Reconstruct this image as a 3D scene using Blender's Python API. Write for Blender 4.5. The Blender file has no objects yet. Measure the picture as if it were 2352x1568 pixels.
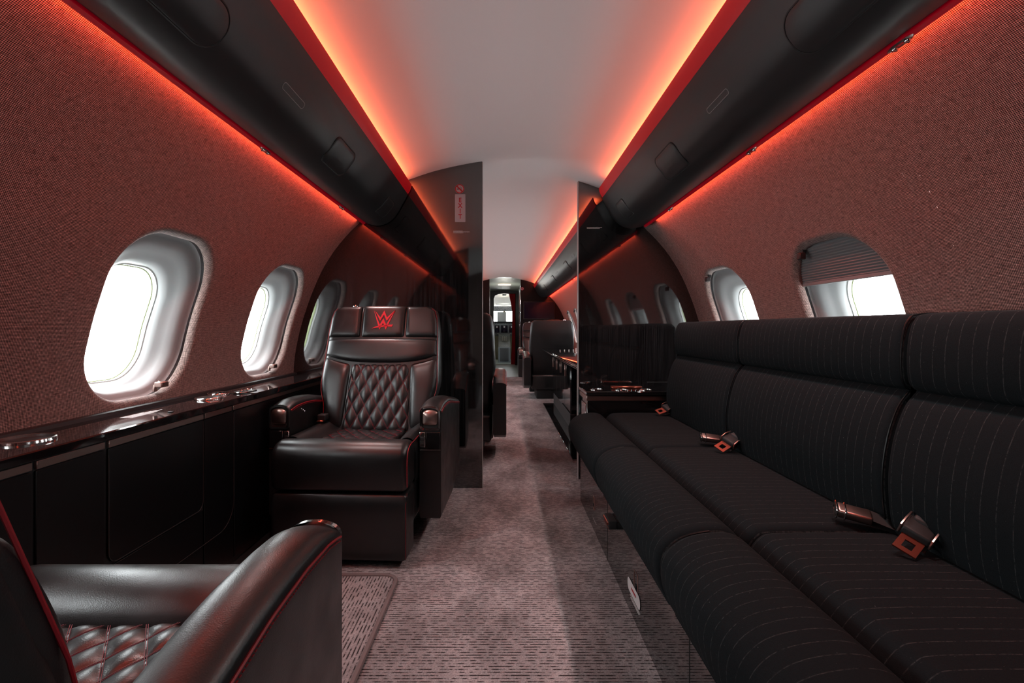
import bpy, bmesh, math, random
import numpy as np
from mathutils import Vector, Matrix
random.seed(4); PI = math.pi
SC = bpy.context.scene; COL = SC.collection

# ------------------------------------------------------------------ camera
cam = bpy.data.cameras.new('camera'); CAM = bpy.data.objects.new('camera', cam); COL.objects.link(CAM)
CAM.location = (-.016, 0, .93); CAM.rotation_euler = (PI/2, 0, 0)
cam.sensor_width = 36; cam.lens = 1077/2352*36; cam.shift_x = 19/2352; cam.shift_y = -29/2352
cam.clip_start = .02; cam.clip_end = 100
SC.camera = CAM
# ------------------------------------------------------------------ exposure, world
SC.view_settings.view_transform = 'Standard'; SC.view_settings.look = 'None'
SC.view_settings.exposure = 0.0; SC.view_settings.gamma = 1; SC.view_settings.use_curve_mapping = False
cy = SC.cycles
cy.use_denoising = True; cy.max_bounces = 7; cy.diffuse_bounces = 4; cy.glossy_bounces = 4
cy.transmission_bounces = 3; cy.transparent_max_bounces = 6; cy.sample_clamp_indirect = 4; cy.caustics_reflective = False
cy.caustics_refractive = False; cy.use_adaptive_sampling = True; cy.adaptive_threshold = .02
W = bpy.data.worlds.new('overcast_sky'); SC.world = W; W.use_nodes = True
W.node_tree.nodes['Background'].inputs[0].default_value = (.93, .97, 1, 1)
W.node_tree.nodes['Background'].inputs[1].default_value = 17.0
PORTAL = True
LED_UP = 2.8      # W per metre, ceiling cove
LED_DN = 2.7      # W per metre, wall wash
READ = 1.6        # W per reading lamp
LED_COL = (1, .13, .04)
WASH_COL = (1, .085, .035)

def area(name, loc, direction, sx, sy, power, color, portal=False, yaxis=None):
    l = bpy.data.lights.new(name, 'AREA'); l.shape = 'RECTANGLE'; l.size = sx; l.size_y = sy
    l.energy = power; l.color = color
    if portal: l.cycles.is_portal = True
    o = bpy.data.objects.new(name, l); COL.objects.link(o)
    z = -Vector(direction).normalized(); y = Vector(yaxis or (0, 1, 0)); x = y.cross(z).normalized(); y = z.cross(x)
    m = Matrix((x, y, z)).transposed().to_4x4(); m.translation = Vector(loc); o.matrix_world = m
    return o
CABIN = ((.2, 2.70), (2.95, 8.95))
for sd in (-1, 1):
    for (a, b) in CABIN:
        n = max(1, round((b-a)/2.9)); L = (b-a)/n
        for k in range(n):
            yc = a+(k+.5)*L
            area('cove_light', (sd*.600, yc, 1.757), (-sd*.55, 0, .83), .014, L-.04, LED_UP*L, LED_COL)
            area('wall_wash_light', (sd*.8465, yc, 1.552), (sd*.25, 0, -1), .012, L-.04, LED_DN*L, WASH_COL)

# ------------------------------------------------------------------ helpers
def put(o, parent=None):
    COL.objects.link(o)
    if parent is not None: o.parent = parent
    return o
def tag(o, label=None, cat=None, group=None, kind=None):
    if label: o['label'] = label
    if cat: o['category'] = cat
    if group: o['group'] = group
    if kind: o['kind'] = kind
    return o
def thing(name, label, cat, loc=(0, 0, 0), rz=0, group=None):
    o = bpy.data.objects.new(name, None); o.empty_display_size = .1; put(o)
    o.location = loc; o.rotation_euler = (0, 0, rz); return tag(o, label, cat, group)
class MB:
    def __init__(s): s.v = []; s.f = []; s.uv = None
    def add(s, v, f):
        n = len(s.v); s.v += [tuple(map(float, p)) for p in v]; s.f += [tuple(i+n for i in q) for q in f]; return s
    def grid(s, P, cu=False, cv=False, flip=False):
        """P[i][j] points; cu / cv close the i / j direction"""
        nu, nv = len(P), len(P[0]); f = []
        for i in range(nu-(0 if cu else 1)):
            for j in range(nv-(0 if cv else 1)):
                q = (i*nv+j, ((i+1) % nu)*nv+j, ((i+1) % nu)*nv+(j+1) % nv, i*nv+(j+1) % nv)
                f.append(q[::-1] if flip else q)
        return s.add([p for r in P for p in r], f)
    def fan(s, ring, flip=False):
        c = np.mean(np.array(ring), axis=0); n = len(ring)
        return s.add(list(ring)+[tuple(c)], [((i+1) % n, i, n) if flip else (i, (i+1) % n, n) for i in range(n)])
    def ngon(s, ring): return s.add(ring, [tuple(range(len(ring)))])
    def box(s, x0, x1, y0, y1, z0, z1):
        return s.add([(x, y, z) for x in (x0, x1) for y in (y0, y1) for z in (z0, z1)],
                     [(0, 1, 3, 2), (4, 6, 7, 5), (0, 4, 5, 1), (2, 3, 7, 6), (0, 2, 6, 4), (1, 5, 7, 3)])
    def rbox(s, x0, x1, y0, y1, z0, z1, r=.01, seg=3):
        if r <= .0031: seg = 1
        bm = bmesh.new(); bmesh.ops.create_cube(bm, size=1)
        for v in bm.verts: v.co = Vector(((x0+x1)/2+v.co.x*(x1-x0), (y0+y1)/2+v.co.y*(y1-y0), (z0+z1)/2+v.co.z*(z1-z0)))
        r = min(r, .49*min(abs(x1-x0), abs(y1-y0), abs(z1-z0)))
        bmesh.ops.bevel(bm, geom=list(bm.edges), offset=r, segments=seg, profile=.5, affect='EDGES')
        bm.verts.index_update()
        s.add([v.co[:] for v in bm.verts], [[v.index for v in f.verts] for f in bm.faces]); bm.free(); return s
    def prism(s, pts, axis, a, b):
        """polygon pts (2D) extruded along axis between a and b"""
        def P(p, t): return {'x': (t, p[0], p[1]), 'y': (p[0], t, p[1]), 'z': (p[0], p[1], t)}[axis]
        n = len(pts)
        return s.add([P(p, a) for p in pts]+[P(p, b) for p in pts],
                     [tuple(range(n))[::-1], tuple(range(n, 2*n))]+[(i, (i+1) % n, n+(i+1) % n, n+i) for i in range(n)])
    def tube(s, pts, r, n=6, closed=False):
        pts = [Vector(p) for p in pts]; N = len(pts); rings = []; nrm = None
        for i, p in enumerate(pts):
            if closed: t = pts[(i+1) % N]-pts[i-1]
            else: t = pts[min(i+1, N-1)]-pts[max(i-1, 0)]
            t.normalize()
            if nrm is None: nrm = t.orthogonal().normalized()
            nrm = (nrm-t*nrm.dot(t)).normalized(); b = t.cross(nrm)
            rings.append([tuple(p+(nrm*math.cos(2*PI*k/n)+b*math.sin(2*PI*k/n))*r) for k in range(n)])
        s.grid(rings, cu=closed, cv=True)
        if not closed: s.fan(rings[0]); s.fan(rings[-1], True)
        return s
    def lathe(s, prof, c, axis='z', n=24, caps=(1, 1)):
        rings = []
        for (r, h) in prof:
            ring = []
            for k in range(n):
                a = 2*PI*k/n; u, v = r*math.cos(a), r*math.sin(a)
                ring.append({'z': (c[0]+u, c[1]+v, c[2]+h), 'y': (c[0]+u, c[1]+h, c[2]+v), 'x': (c[0]+h, c[1]+u, c[2]+v)}[axis])
            rings.append(ring)
        s.grid(rings, cv=True)
        if caps[0]: s.fan(rings[0])
        if caps[1]: s.fan(rings[-1], True)
        return s
    def xf(s, m):
        s.v = [tuple(m @ Vector(p)) for p in s.v]; return s
    def build(s, name, m, parent=None, sharp=40, uv=None, fixn=True):
        me = bpy.data.meshes.new(name); me.from_pydata(s.v, [], s.f); me.validate(); me.update()
        if fixn:
            bm = bmesh.new(); bm.from_mesh(me); bmesh.ops.recalc_face_normals(bm, faces=bm.faces); bm.to_mesh(me); bm.free()
        me.polygons.foreach_set('use_smooth', [True]*len(me.polygons))
        if sharp: me.set_sharp_from_angle(angle=math.radians(sharp))
        if uv:
            l = me.uv_layers.new(name='UVMap')
            for lp in me.loops: l.data[lp.index].uv = uv(me.vertices[lp.vertex_index].co)
        me.materials.append(m)
        return put(bpy.data.objects.new(name, me), parent)
def struct(name, mb, m, parent=None, **k):
    o = mb.build(name, m, parent, **k)
    if parent is None: o['kind'] = 'structure'
    return o
def crm(P, n=8):
    P = [np.array(p, float) for p in P]; out = []
    for i in range(len(P)-1):
        a, b, c, d = P[max(i-1, 0)], P[i], P[i+1], P[min(i+2, len(P)-1)]
        for k in range(n):
            t = k/n; out.append(.5*(2*b+(c-a)*t+(2*a-5*b+4*c-d)*t*t+(3*b-a-3*c+d)*t**3))
    out.append(P[-1]); return [tuple(p) for p in out]
def rrect(w, h, r, n=10):
    """rounded rectangle outline, half sizes w, h, corner radius r; ccw"""
    o = []
    for (sx, sy, a0) in ((1, 1, 0), (-1, 1, 90), (-1, -1, 180), (1, -1, 270)):
        for k in range(n+1):
            a = math.radians(a0+90*k/n); o.append((sx*(w-r)+r*math.cos(a), sy*(h-r)+r*math.sin(a)))
    return o
def dense(w, h, r, n=10, m=7):
    """the same with m extra points on each straight side"""
    o = rrect(w, h, r, n); out = []
    for q in range(4):
        seg = o[q*(n+1):(q+1)*(n+1)]; out += seg; a = seg[-1]; b = o[((q+1)*(n+1)) % len(o)]
        out += [(a[0]+(b[0]-a[0])*k/(m+1), a[1]+(b[1]-a[1])*k/(m+1)) for k in range(1, m+1)]
    return out
def copy_tree(o, parent=None):
    c = o.copy(); COL.objects.link(c); c.parent = parent
    for ch in list(o.children): copy_tree(ch, c)
    return c
def lin(c): return tuple(((x/255+.055)/1.055)**2.4 if x > 10 else x/255/12.92 for x in c)

# ------------------------------------------------------------------ materials
class NT:
    def __init__(s, name):
        s.m = bpy.data.materials.new(name); s.m.use_nodes = True; s.t = s.m.node_tree; s.b = s.t.nodes['Principled BSDF']
    def n(s, typ, **k):
        x = s.t.nodes.new(typ)
        for a, v in k.items(): setattr(x, a, v)
        return x
    def l(s, a, b): s.t.links.new(a, b)
    def math(s, op, a, b=0.0, c=None):
        x = s.n('ShaderNodeMath', operation=op)
        for i, v in enumerate((a, b) if c is None else (a, b, c)):
            if isinstance(v, (int, float)): x.inputs[i].default_value = v
            else: s.l(v, x.inputs[i])
        return x.outputs[0]
    def noise(s, vec, scale, detail=3, rough=.5):
        x = s.n('ShaderNodeTexNoise'); x.inputs['Scale'].default_value = scale; x.inputs['Detail'].default_value = detail
        x.inputs['Roughness'].default_value = rough; s.l(vec, x.inputs['Vector']); return x.outputs['Fac']
    def mapr(s, v, a, b, c=0, d=1):
        x = s.n('ShaderNodeMapRange'); s.l(v, x.inputs[0])
        for i, k in enumerate((a, b, c, d)): x.inputs[1+i].default_value = k
        return x.outputs[0]
    def mix(s, f, a, b):
        x = s.n('ShaderNodeMix', data_type='RGBA'); s.l(f, x.inputs[0])
        for i, v in ((6, a), (7, b)):
            if isinstance(v, tuple): x.inputs[i].default_value = (*v[:3], 1)
            else: s.l(v, x.inputs[i])
        return x.outputs[2]
    def scale(s, vec, k):
        x = s.n('ShaderNodeVectorMath', operation='MULTIPLY'); s.l(vec, x.inputs[0]); x.inputs[1].default_value = k; return x.outputs[0]
    def bump(s, h, strength=.3, dist=.001):
        x = s.n('ShaderNodeBump'); x.inputs['Strength'].default_value = strength; x.inputs['Distance'].default_value = dist
        s.l(h, x.inputs['Height']); s.l(x.outputs[0], s.b.inputs['Normal'])
    def set(s, **k):
        for a, v in k.items():
            i = s.b.inputs[a.replace('_', ' ')]
            i.default_value = (*v, 1) if isinstance(v, tuple) and len(v) == 3 else v
        return s
def plain(name, col, rough=.5, metal=0., ior=1.5, emit=None, es=1, coat=0.):
    t = NT(name); t.set(Base_Color=col, Roughness=rough, Metallic=metal, IOR=ior)
    if coat: t.b.inputs['Coat Weight'].default_value = coat; t.b.inputs['Coat Roughness'].default_value = .03
    if emit: t.b.inputs['Emission Color'].default_value = (*emit, 1); t.b.inputs['Emission Strength'].default_value = es
    return t.m
M = {}
def m_leather(name='black_leather', col=(.0052, .0060, .0066), rough=.34):
    t = NT(name); tc = t.n('ShaderNodeTexCoord').outputs['Object']
    v = t.n('ShaderNodeTexVoronoi', feature='SMOOTH_F1'); v.inputs['Scale'].default_value = 620; t.l(tc, v.inputs['Vector'])
    big = t.noise(tc, 14, 3); fine = t.noise(tc, 900, 2)
    h = t.math('ADD', t.math('MULTIPLY', v.outputs[0], .6), t.math('ADD', t.math('MULTIPLY', fine, .25), t.math('MULTIPLY', big, 1.2)))
    t.bump(h, .24, .0011); t.set(Base_Color=col, IOR=1.62)
    t.l(t.mapr(big, .3, .7, rough-.05, rough+.08), t.b.inputs['Roughness']); return t.m
M['leather'] = m_leather()
M['thread'] = plain('red_stitching', lin((215, 8, 36)), .6)
M['quilt'] = plain('dark_red_quilting_thread', lin((112, 14, 30)), .6)
M['piping'] = plain('red_piping', lin((135, 8, 24)), .5)
def m_fabric():
    t = NT('woven_tweed_wall'); uv = t.n('ShaderNodeUVMap').outputs[0]
    sp = t.n('ShaderNodeSeparateXYZ'); t.l(uv, sp.inputs[0]); u, v = sp.outputs[0], sp.outputs[1]
    wob = t.math('MULTIPLY', t.noise(uv, 60, 2), .0012); p = PI/.0036
    a = t.math('SINE', t.math('MULTIPLY', t.math('ADD', t.math('ADD', u, v), wob), p))
    b = t.math('SINE', t.math('MULTIPLY', t.math('SUBTRACT', u, v), p))
    w = t.mapr(t.math('MULTIPLY', a, b), -.30, .42)
    su = t.noise(t.scale(uv, (45, 420, 1)), 1, 2); sv = t.noise(t.scale(uv, (420, 45, 1)), 1, 2)
    slub = t.mapr(t.math('ADD', su, sv), .66, 1.34)
    f = t.math('MULTIPLY', w, t.mapr(slub, 0, 1, .22, 1.0))
    t.l(t.mix(f, lin((20, 14, 14)), lin((212, 184, 176))), t.b.inputs['Base Color'])
    t.bump(w, .5, .0008); t.set(Roughness=.9, IOR=1.3); t.b.inputs['Sheen Weight'].default_value = .15
    return t.m
M['fabric'] = m_fabric()
def m_carpet(name='taupe_loop_carpet', swap=False):
    t = NT(name); tc = t.n('ShaderNodeTexCoord').outputs['Object']
    sp = t.n('ShaderNodeSeparateXYZ'); t.l(tc, sp.inputs[0]); x, y = (sp.outputs[1], sp.outputs[0]) if swap else (sp.outputs[0], sp.outputs[1])
    pitch = .0112
    yy = t.math('ADD', t.math('DIVIDE', y, pitch), t.math('MULTIPLY', t.noise(tc, 9, 2), .25))
    row = t.math('FLOOR', yy); fr = t.math('FRACT', yy)
    c = t.n('ShaderNodeCombineXYZ'); t.l(t.math('MULTIPLY', x, 42), c.inputs[0]); t.l(t.math('MULTIPLY', row, 3.71), c.inputs[1])
    dash = t.mapr(t.noise(c.outputs[0], 1, 2), .40, .56)
    line = t.mapr(t.math('ABSOLUTE', t.math('SUBTRACT', fr, .5)), .10, .24, 1, 0)
    d = t.math('MULTIPLY', line, dash)
    loops = t.noise(t.scale(tc, (230, 330, 1)), 1, 2, .7)
    nap = t.noise(t.scale(tc, (5, 2.6, 1)), 1, 4, .55)
    base = t.mix(t.mapr(loops, .3, .7), lin((138, 135, 137)), lin((206, 203, 205)))
    base = t.mix(t.mapr(nap, .38, .62, .0, .55), base, lin((84, 81, 81)))
    col = t.mix(t.math('MULTIPLY', d, .92), base, lin((34, 27, 28)))
    t.l(col, t.b.inputs['Base Color'])
    t.bump(t.math('SUBTRACT', loops, t.math('MULTIPLY', d, .9)), .7, .004); t.set(Roughness=1.0, IOR=1.25); return t.m
M['carpet'] = m_carpet(); M['mat'] = m_carpet('floor_mat_carpet', True)
def m_pin():
    t = NT('pinstripe_cloth'); tc = t.n('ShaderNodeTexCoord').outputs['Object']
    sp = t.n('ShaderNodeSeparateXYZ'); t.l(tc, sp.inputs[0])
    yy = t.math('DIVIDE', t.math('ADD', sp.outputs[1], t.math('MULTIPLY', t.noise(tc, 25, 2), .002)), .0285)
    fr = t.math('ABSOLUTE', t.math('SUBTRACT', t.math('FRACT', yy), .5))
    brk = t.mapr(t.noise(tc, 130, 2, .8), .36, .6)
    ln = t.math('MULTIPLY', t.mapr(fr, .018, .042, 1, 0), brk)
    fz = t.noise(tc, 700, 2, .8)
    spk = t.mapr(t.noise(tc, 300, 1), .78, .82)
    base = t.mix(fz, (.0055, .0070, .0080), (.0175, .0205, .0225))
    c = t.mix(t.math('MULTIPLY', ln, .65), base, (.065, .066, .066)); c = t.mix(spk, c, (.12, .12, .12))
    t.l(c, t.b.inputs['Base Color']); t.bump(fz, .5, .0008); t.set(Roughness=.95, IOR=1.15); return t.m
M['pin'] = m_pin()
def m_veneer(name, ior=2.3, rough=.045, streak=True):
    t = NT(name); tc = t.n('ShaderNodeTexCoord').outputs['Object']
    if streak:
        s = t.noise(t.scale(tc, (210, 210, 3)), 1, 3, .6)
        t.l(t.mix(t.mapr(s, .45, .75), (.004, .0038, .004), (.022, .020, .021)), t.b.inputs['Base Color'])
    else: t.set(Base_Color=(.006, .006, .0065))
    t.set(Roughness=rough, IOR=ior); return t.m
M['veneer'] = m_veneer('black_lacquered_veneer'); M['gloss'] = m_veneer('black_gloss_lacquer', 1.9, .05, False)
M['plinth'] = m_veneer('mirror_black_plinth', 5.0, .03, False)
M['satin'] = plain('satin_black_panel', (.0022, .0028, .0034), .38, ior=1.38)
def m_bin():
    t = NT('black_bin_cladding'); tc = t.n('ShaderNodeTexCoord').outputs['Object']
    t.bump(t.noise(tc, 500, 2), .15, .0006); t.set(Base_Color=(.013, .0128, .0135), Roughness=.42, IOR=1.55); return t.m
M['bin'] = m_bin()
M['ceiling'] = plain('pale_grey_headliner', (.76, .75, .75), .75)
M['valance_red_glow'] = plain('red_valance_with_glow', lin((160, 3, 12)), .45, emit=(1, .0, .012), es=.12)  # faint red emission added to brighten the valance strip
M['red_trim'] = plain('red_trim_with_glow', lin((165, 5, 22)), .3, emit=(1, .0, .03), es=.08)  # small red glow put into the trim to lift its colour
M['chrome'] = plain('polished_nickel', (.72, .70, .69), .12, 1)
M['bronze'] = plain('dark_bronze_metal', (.42, .30, .27), .32, 1)
M['copper'] = plain('copper_plate', (.45, .13, .09), .3, 1)
M['black'] = plain('matte_black', (.008, .008, .009), .6)
M['web'] = plain('black_webbing', (.012, .012, .013), .7)
M['reveal'] = plain('white_window_reveal', (.30, .306, .31), .5)
M['seal'] = plain('grey_rubber_seal', (.40, .41, .40), .5)
M['green'] = plain('green_glass_edge', (.30, .36, .16), .4)
M['white'] = plain('white_print', (.55, .54, .54), .6)
M['signpanel'] = plain('pale_sign_plastic', (.42, .36, .38), .5)
M['signred'] = plain('sign_red', lin((165, 10, 25)), .5)
M['groove'] = plain('dark_groove', (.003, .003, .003), .7)
M['rim'] = plain('grey_outline', (.30, .29, .29), .4)
M['bind'] = plain('mat_binding_tape', lin((118, 108, 108)), .9)
M['vinyl'] = plain('grey_green_vinyl_floor', (.19, .22, .20), .4)
M['cream'] = plain('cream_cockpit_liner', (.26, .23, .16), .6)
M['galley'] = plain('pale_vestibule_ceiling', (.34, .37, .33), .5)
M['lamp'] = plain('lit_lamp_lens', (.9, .8, .75), .4, emit=(1, .72, .62), es=1.6)
M['screen'] = plain('dark_monitor_screen', (.008, .007, .016), .12)
M['curtain'] = plain('dark_red_curtain', lin((150, 8, 22)), .8)
M['instr'] = plain('grey_instrument_panel', (.09, .10, .105), .45)
M['shade'] = plain('grey_pleated_shade', (.20, .195, .20), .7)
def m_glass():
    t = NT('window_pane_glass'); out = t.t.nodes['Material Output']; t.t.nodes.remove(t.b)
    a = t.n('ShaderNodeBsdfTransparent'); a.inputs[0].default_value = (.96, .98, .97, 1)
    g = t.n('ShaderNodeBsdfGlossy'); g.inputs['Roughness'].default_value = .02
    mx = t.n('ShaderNodeMixShader'); mx.inputs[0].default_value = .05
    t.l(a.outputs[0], mx.inputs[1]); t.l(g.outputs[0], mx.inputs[2]); t.l(mx.outputs[0], out.inputs[0]); return t.m
M['glass'] = m_glass()

# ------------------------------------------------------------------ cabin shell
WP = crm([(0, 1.02), (.1, 1.10), (.3, 1.20), (.5, 1.238), (.66, 1.245), (.8, 1.232), (.93, 1.204), (1.0, 1.184), (1.12, 1.143), (1.26, 1.083),
          (1.35, 1.03), (1.42, .98), (1.5, .91), (1.545, .863), (1.62, .80), (1.70, .745), (1.775, .69)], 6)
WZ = np.array([p[0] for p in WP]); WX = np.array([p[1] for p in WP])
WA = np.r_[0, np.cumsum(np.hypot(np.diff(WZ), np.diff(WX)))]
def wx(z): return float(np.interp(z, WZ, WX))
def wa(z): return float(np.interp(z, WZ, WA))
CP = crm([(0, 1.918), (.143, 1.908), (.281, 1.884), (.41, 1.854), (.5, 1.826), (.573, 1.801), (.64, 1.788), (.70, 1.775)], 4)
def cz(x): return float(np.interp(abs(x), [p[0] for p in CP], [p[1] for p in CP]))
Y0, YF = -2.2, 9.0
ring = [(-x, z) for x, z in CP[::-1]]+CP[1:]
struct('ceiling', MB().grid([[(x, y, z) for x, z in ring] for y in np.linspace(Y0, YF, 24)]), M['ceiling'], sharp=0)
struct('floor', MB().box(-1.3, 1.3, Y0, YF, -.05, 0), M['carpet'])
HW, HH, HR, ZC = .223, .270, .165, .968
def lip_uv(p, centres):
    """cloth coordinates in metres, carried on round the rolled window lips"""
    d = min(.04, max(0, abs(p[0])-wx(p[2])))
    if d < 1e-4: return (p[1], wa(p[2]))
    c = min(centres, key=lambda c: abs(c-p[1])); ph = math.acos(max(-1, 1-d/.020)); e = .020*(ph-math.sin(ph))
    y, z = p[1]-c, p[2]-ZC; n = math.hypot(y/HW, z/HH)+1e-6
    gy, gz = (abs(y)/HW)**5*math.copysign(1, y), (abs(z)/HH)**5*math.copysign(1, z); g = math.hypot(gy, gz)+1e-9
    return (p[1]-gy/g*e, wa(p[2])-gz/g*e)
def wall(sd, centres, name):
    mb = MB(); zb, zt = .60, 1.345
    zs_lo = list(np.linspace(0, zb, 9)); zs_hi = list(np.linspace(zt, 1.775, 12))
    ys = [Y0, YF]+[c+s*.4064 for c in centres for s in (-1, 1)]
    ys = sorted(set(round(y, 4) for y in ys if Y0 <= y <= YF)); ys = [y for i, y in enumerate(ys) if i == 0 or y-ys[i-1] > 1e-3]
    for (a, b) in zip(ys[:-1], ys[1:]):
        sub = np.linspace(a, b, 9)
        for zs in (zs_lo, zs_hi): mb.grid([[(sd*wx(z), y, z) for z in zs] for y in sub])
        c = [c for c in centres if a < c < b]
        if not c: mb.grid([[(sd*wx(z), y, z) for z in np.linspace(zb, zt, 40)] for y in sub]); continue
        c = c[0]; lip = .020
        hole = dense(HW+lip, HH+lip, HR+lip, 16)
        outer = []
        for (p, q) in hole:
            X = (b-c) if p > 0 else (c-a); Z = (zt-ZC) if q > 0 else (ZC-zb)
            k = min(X/abs(p) if abs(p) > 1e-9 else 1e9, Z/abs(q) if abs(q) > 1e-9 else 1e9); outer.append([p*k, q*k])
        for (X, Z) in ((b-c, zt-ZC), (a-c, zt-ZC), (a-c, zb-ZC), (b-c, zb-ZC)):
            i = min(range(len(outer)), key=lambda i: (outer[i][0]-X)**2+(outer[i][1]-Z)**2); outer[i] = [X, Z]
        rings = []
        for t in (1, .75, .5, .3, .14, .05, 0):
            rings.append([(sd*wx(ZC+h[1]+(o[1]-h[1])*t), c+h[0]+(o[0]-h[0])*t, ZC+h[1]+(o[1]-h[1])*t) for h, o in zip(hole, outer)])
        for ph in (20, 40, 60, 80, 100, 130):
            r = math.radians(ph); sh = lip*math.sin(r); dp = lip*(1-math.cos(r))
            rings.append([(sd*(wx(ZC+q)+dp), c+p, ZC+q) for p, q in dense(HW+lip-sh, HH+lip-sh, HR+lip-sh, 16)])
        mb.grid(rings, cv=True)
    return struct(name, mb, M['fabric'], sharp=0, uv=lambda p: lip_uv(p, centres))
LWIN = [1.585+.8128*k for k in (-4, -3, -1, 0, 1, 2, 3, 4, 5, 6, 7, 8)]
RWIN = [1.645+.8128*k-(.04 if k == -1 else 0) for k in (-4, -3, -1, 0, 1, 2, 3, 4, 5, 6, 7, 8)]
wall(-1, LWIN, 'wall_left'); wall(1, RWIN, 'wall_right')
WIN_MESH = {}
def leak_sheet(sd):
    """unseen sheet added behind the wall cloth to block sky light leaks, from the reveal out to the edge of the bay"""
    hole = dense(.285, .325, .186, 12); out = []
    for p, q in hole:
        X, Z1 = .4075, (1.35-ZC if q > 0 else ZC-.59); k = min(X/max(1e-9, abs(p)), Z1/max(1e-9, abs(q))); out.append((p*k, q*k))
    m = MB().grid([[(sd*(wx(ZC+q)+.047), p, ZC+q) for p, q in hole], [(sd*(wx(ZC+q*.5+r*.5)+.034), p*.5+o*.5, ZC+q*.5+r*.5) for (p, q), (o, r) in zip(hole, out)], [(sd*(wx(ZC+q)+.010), p, ZC+q) for p, q in out]], cv=True)
    return m.v, m.f
def window(sd, yc, idx, shade=0.0):
    root = bpy.data.objects.new('window_%d' % idx, None); put(root); root['kind'] = 'structure'; root.location = (0, yc, 0)
    def rg(w, h, r, d, dz=0, n=12): return [(sd*(wx(ZC+q)+d), p, ZC+q+dz) for p, q in dense(w, h, r, n, 7)]
    def once(key, fn):
        k = (key, sd)
        if k not in WIN_MESH: WIN_MESH[k] = fn(); return WIN_MESH[k]
        o = WIN_MESH[k].copy(); COL.objects.link(o); o.parent = root; return o
    def mk_reveal():
        R = [(.29, .33, .19, .048), (.238, .285, .187, .048), (.230, .277, .180, .044), (.225, .272, .175, .050), (.219, .266, .17, .053),
             (.205, .252, .158, .056), (.192, .241, .148, .068), (.180, .231, .138, .084), (.170, .223, .130, .099), (.160, .214, .124, .107), (.153, .207, .119, .116), (.147, .201, .115, .127), (.145, .199, .114, .136)]
        return MB().grid([rg(w, h, r, d, -.02*min(1, max(0, (d-.05)/.06))) for w, h, r, d in R], cv=True).add(*leak_sheet(sd)).build('reveal', M['reveal'], root, sharp=50)
    once('reveal', mk_reveal)
    once('seal', lambda: MB().grid([rg(w, h, r, d, -.02) for w, h, r, d in ((.1455, .1995, .114, .134), (.141, .195, .110, .136), (.141, .195, .110, .150))], cv=True).build('seal', M['seal'], root, sharp=30))
    once('pane_edge', lambda: MB().grid([rg(w, h, r, d, -.02) for w, h, r, d in ((.1415, .1955, .110, .150), (.138, .192, .107, .151), (.138, .192, .107, .166), (.165, .222, .13, .168))], cv=True).build('pane_edge', M['green'], root, sharp=30))
    once('pane', lambda: MB().fan(rg(.1405, .1945, .109, .158, -.02)).build('pane', M['glass'], root))
    def mk_latch():
        s = sd; mb = MB(); y = -.115 if sd < 0 else -.10
        return mb
    if sd < 0:
        z = ZC-HH+.014; x = sd*(wx(z)+.012)
        mb = MB().tube([(x-.004, .085, z-.004), (x-.002, .085, z+.016), (x+.010, .085, z+.026), (x+.022, .085, z+.020)], .0075, 6)
        mb.rbox(x+.0, x+.028, .074, .112, z+.010, z+.030, .003)
        mb.build('shade_latch', M['bronze'], root)
    else:
        z = ZC+HH-.028; x = sd*(wx(z)+.008)
        MB().rbox(x-.02, x+.004, .112, .134, z-.020, z+.006, .003).rbox(x-.006, x+.01, .118, .128, z-.0, z+.028, .002).build('shade_latch', M['black'], root)
    if shade > 0:
        mb = MB(); z1 = ZC+HH+.02; z0 = ZC+HH-shade; n = max(6, int((z1-z0)/.009)); P = []
        for k in range(2*n+1):
            z = z1+(z0-z1)*k/(2*n); d = .026+(.005 if k % 2 else 0); hw = HW+.01
            P.append([(sd*(wx(z)+d), y, z) for y in np.linspace(-hw, hw, 8)])
        mb.grid(P); mb.build('pleated_shade', M['shade'], root, sharp=20)
        x = sd*(wx(z0)+.03)
        MB().rbox(x-.006, x+.006, -HW-.01, HW+.01, z0-.006, z0+.008, .002).build('shade_rail', M['shade'], root)
    if PORTAL:
        l = area('window_portal', (sd*1.345, yc, .955), (-sd*1, 0, -.0), .44, .32, 1, (1, 1, 1), portal=True)
    return root
i = 1
for c in LWIN: window(-1, c, i, shade={1: 0}.get(round(c), 0)); i += 1
for c in RWIN: window(1, c, i, shade=.135 if abs(c-1.645) < .01 else 0); i += 1

def section_poly(x0, side, z0=0.0, inset=0.0):
    """bulkhead outline from the aisle edge x0 to the side wall"""
    xs = np.linspace(x0, .69, 10) if x0 >= 0 or side > 0 else None
    top = [(side*x, cz(x)+.004) for x in np.linspace(abs(x0) if side*x0 > 0 else -abs(x0), .68, 12)] if side*x0 > 0 else \
          [(side*x, cz(x)+.004) for x in np.linspace(-abs(x0), .68, 14)]
    wl = [(side*(wx(z)+.004), z) for z in np.linspace(1.76, 0, 30)]
    return [(x0, z0)]+top+wl
def bulkhead(name, x0, side, ya, yb, mat=None):
    return struct(name, MB().prism(section_poly(x0, side), 'y', ya, yb), mat or M['veneer'])
YL, YR = 2.74, 2.90
bulkhead('wall_front_left', -.142, -1, YL, YL+.035)
bulkhead('wall_front_right', .447, 1, YR, YR+.035)
bulkhead('wall_rear_left', -.42, -1, .10, .135)
bulkhead('wall_rear_right', .42, 1, .10, .135)
struct('wall_back', MB().prism([(-1.3, -.02), (1.3, -.02), (1.3, 2), (-1.3, 2)], 'y', Y0-.03, Y0), M['fabric'])
struct('trim_1', MB().box(-.142, -.1385, YL-.002, YL+.037, 0, 1.905), M['rim'])
struct('trim_2', MB().box(.4435, .447, YR-.002, YR+.037, 0, cz(.447)), M['rim'])
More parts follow.
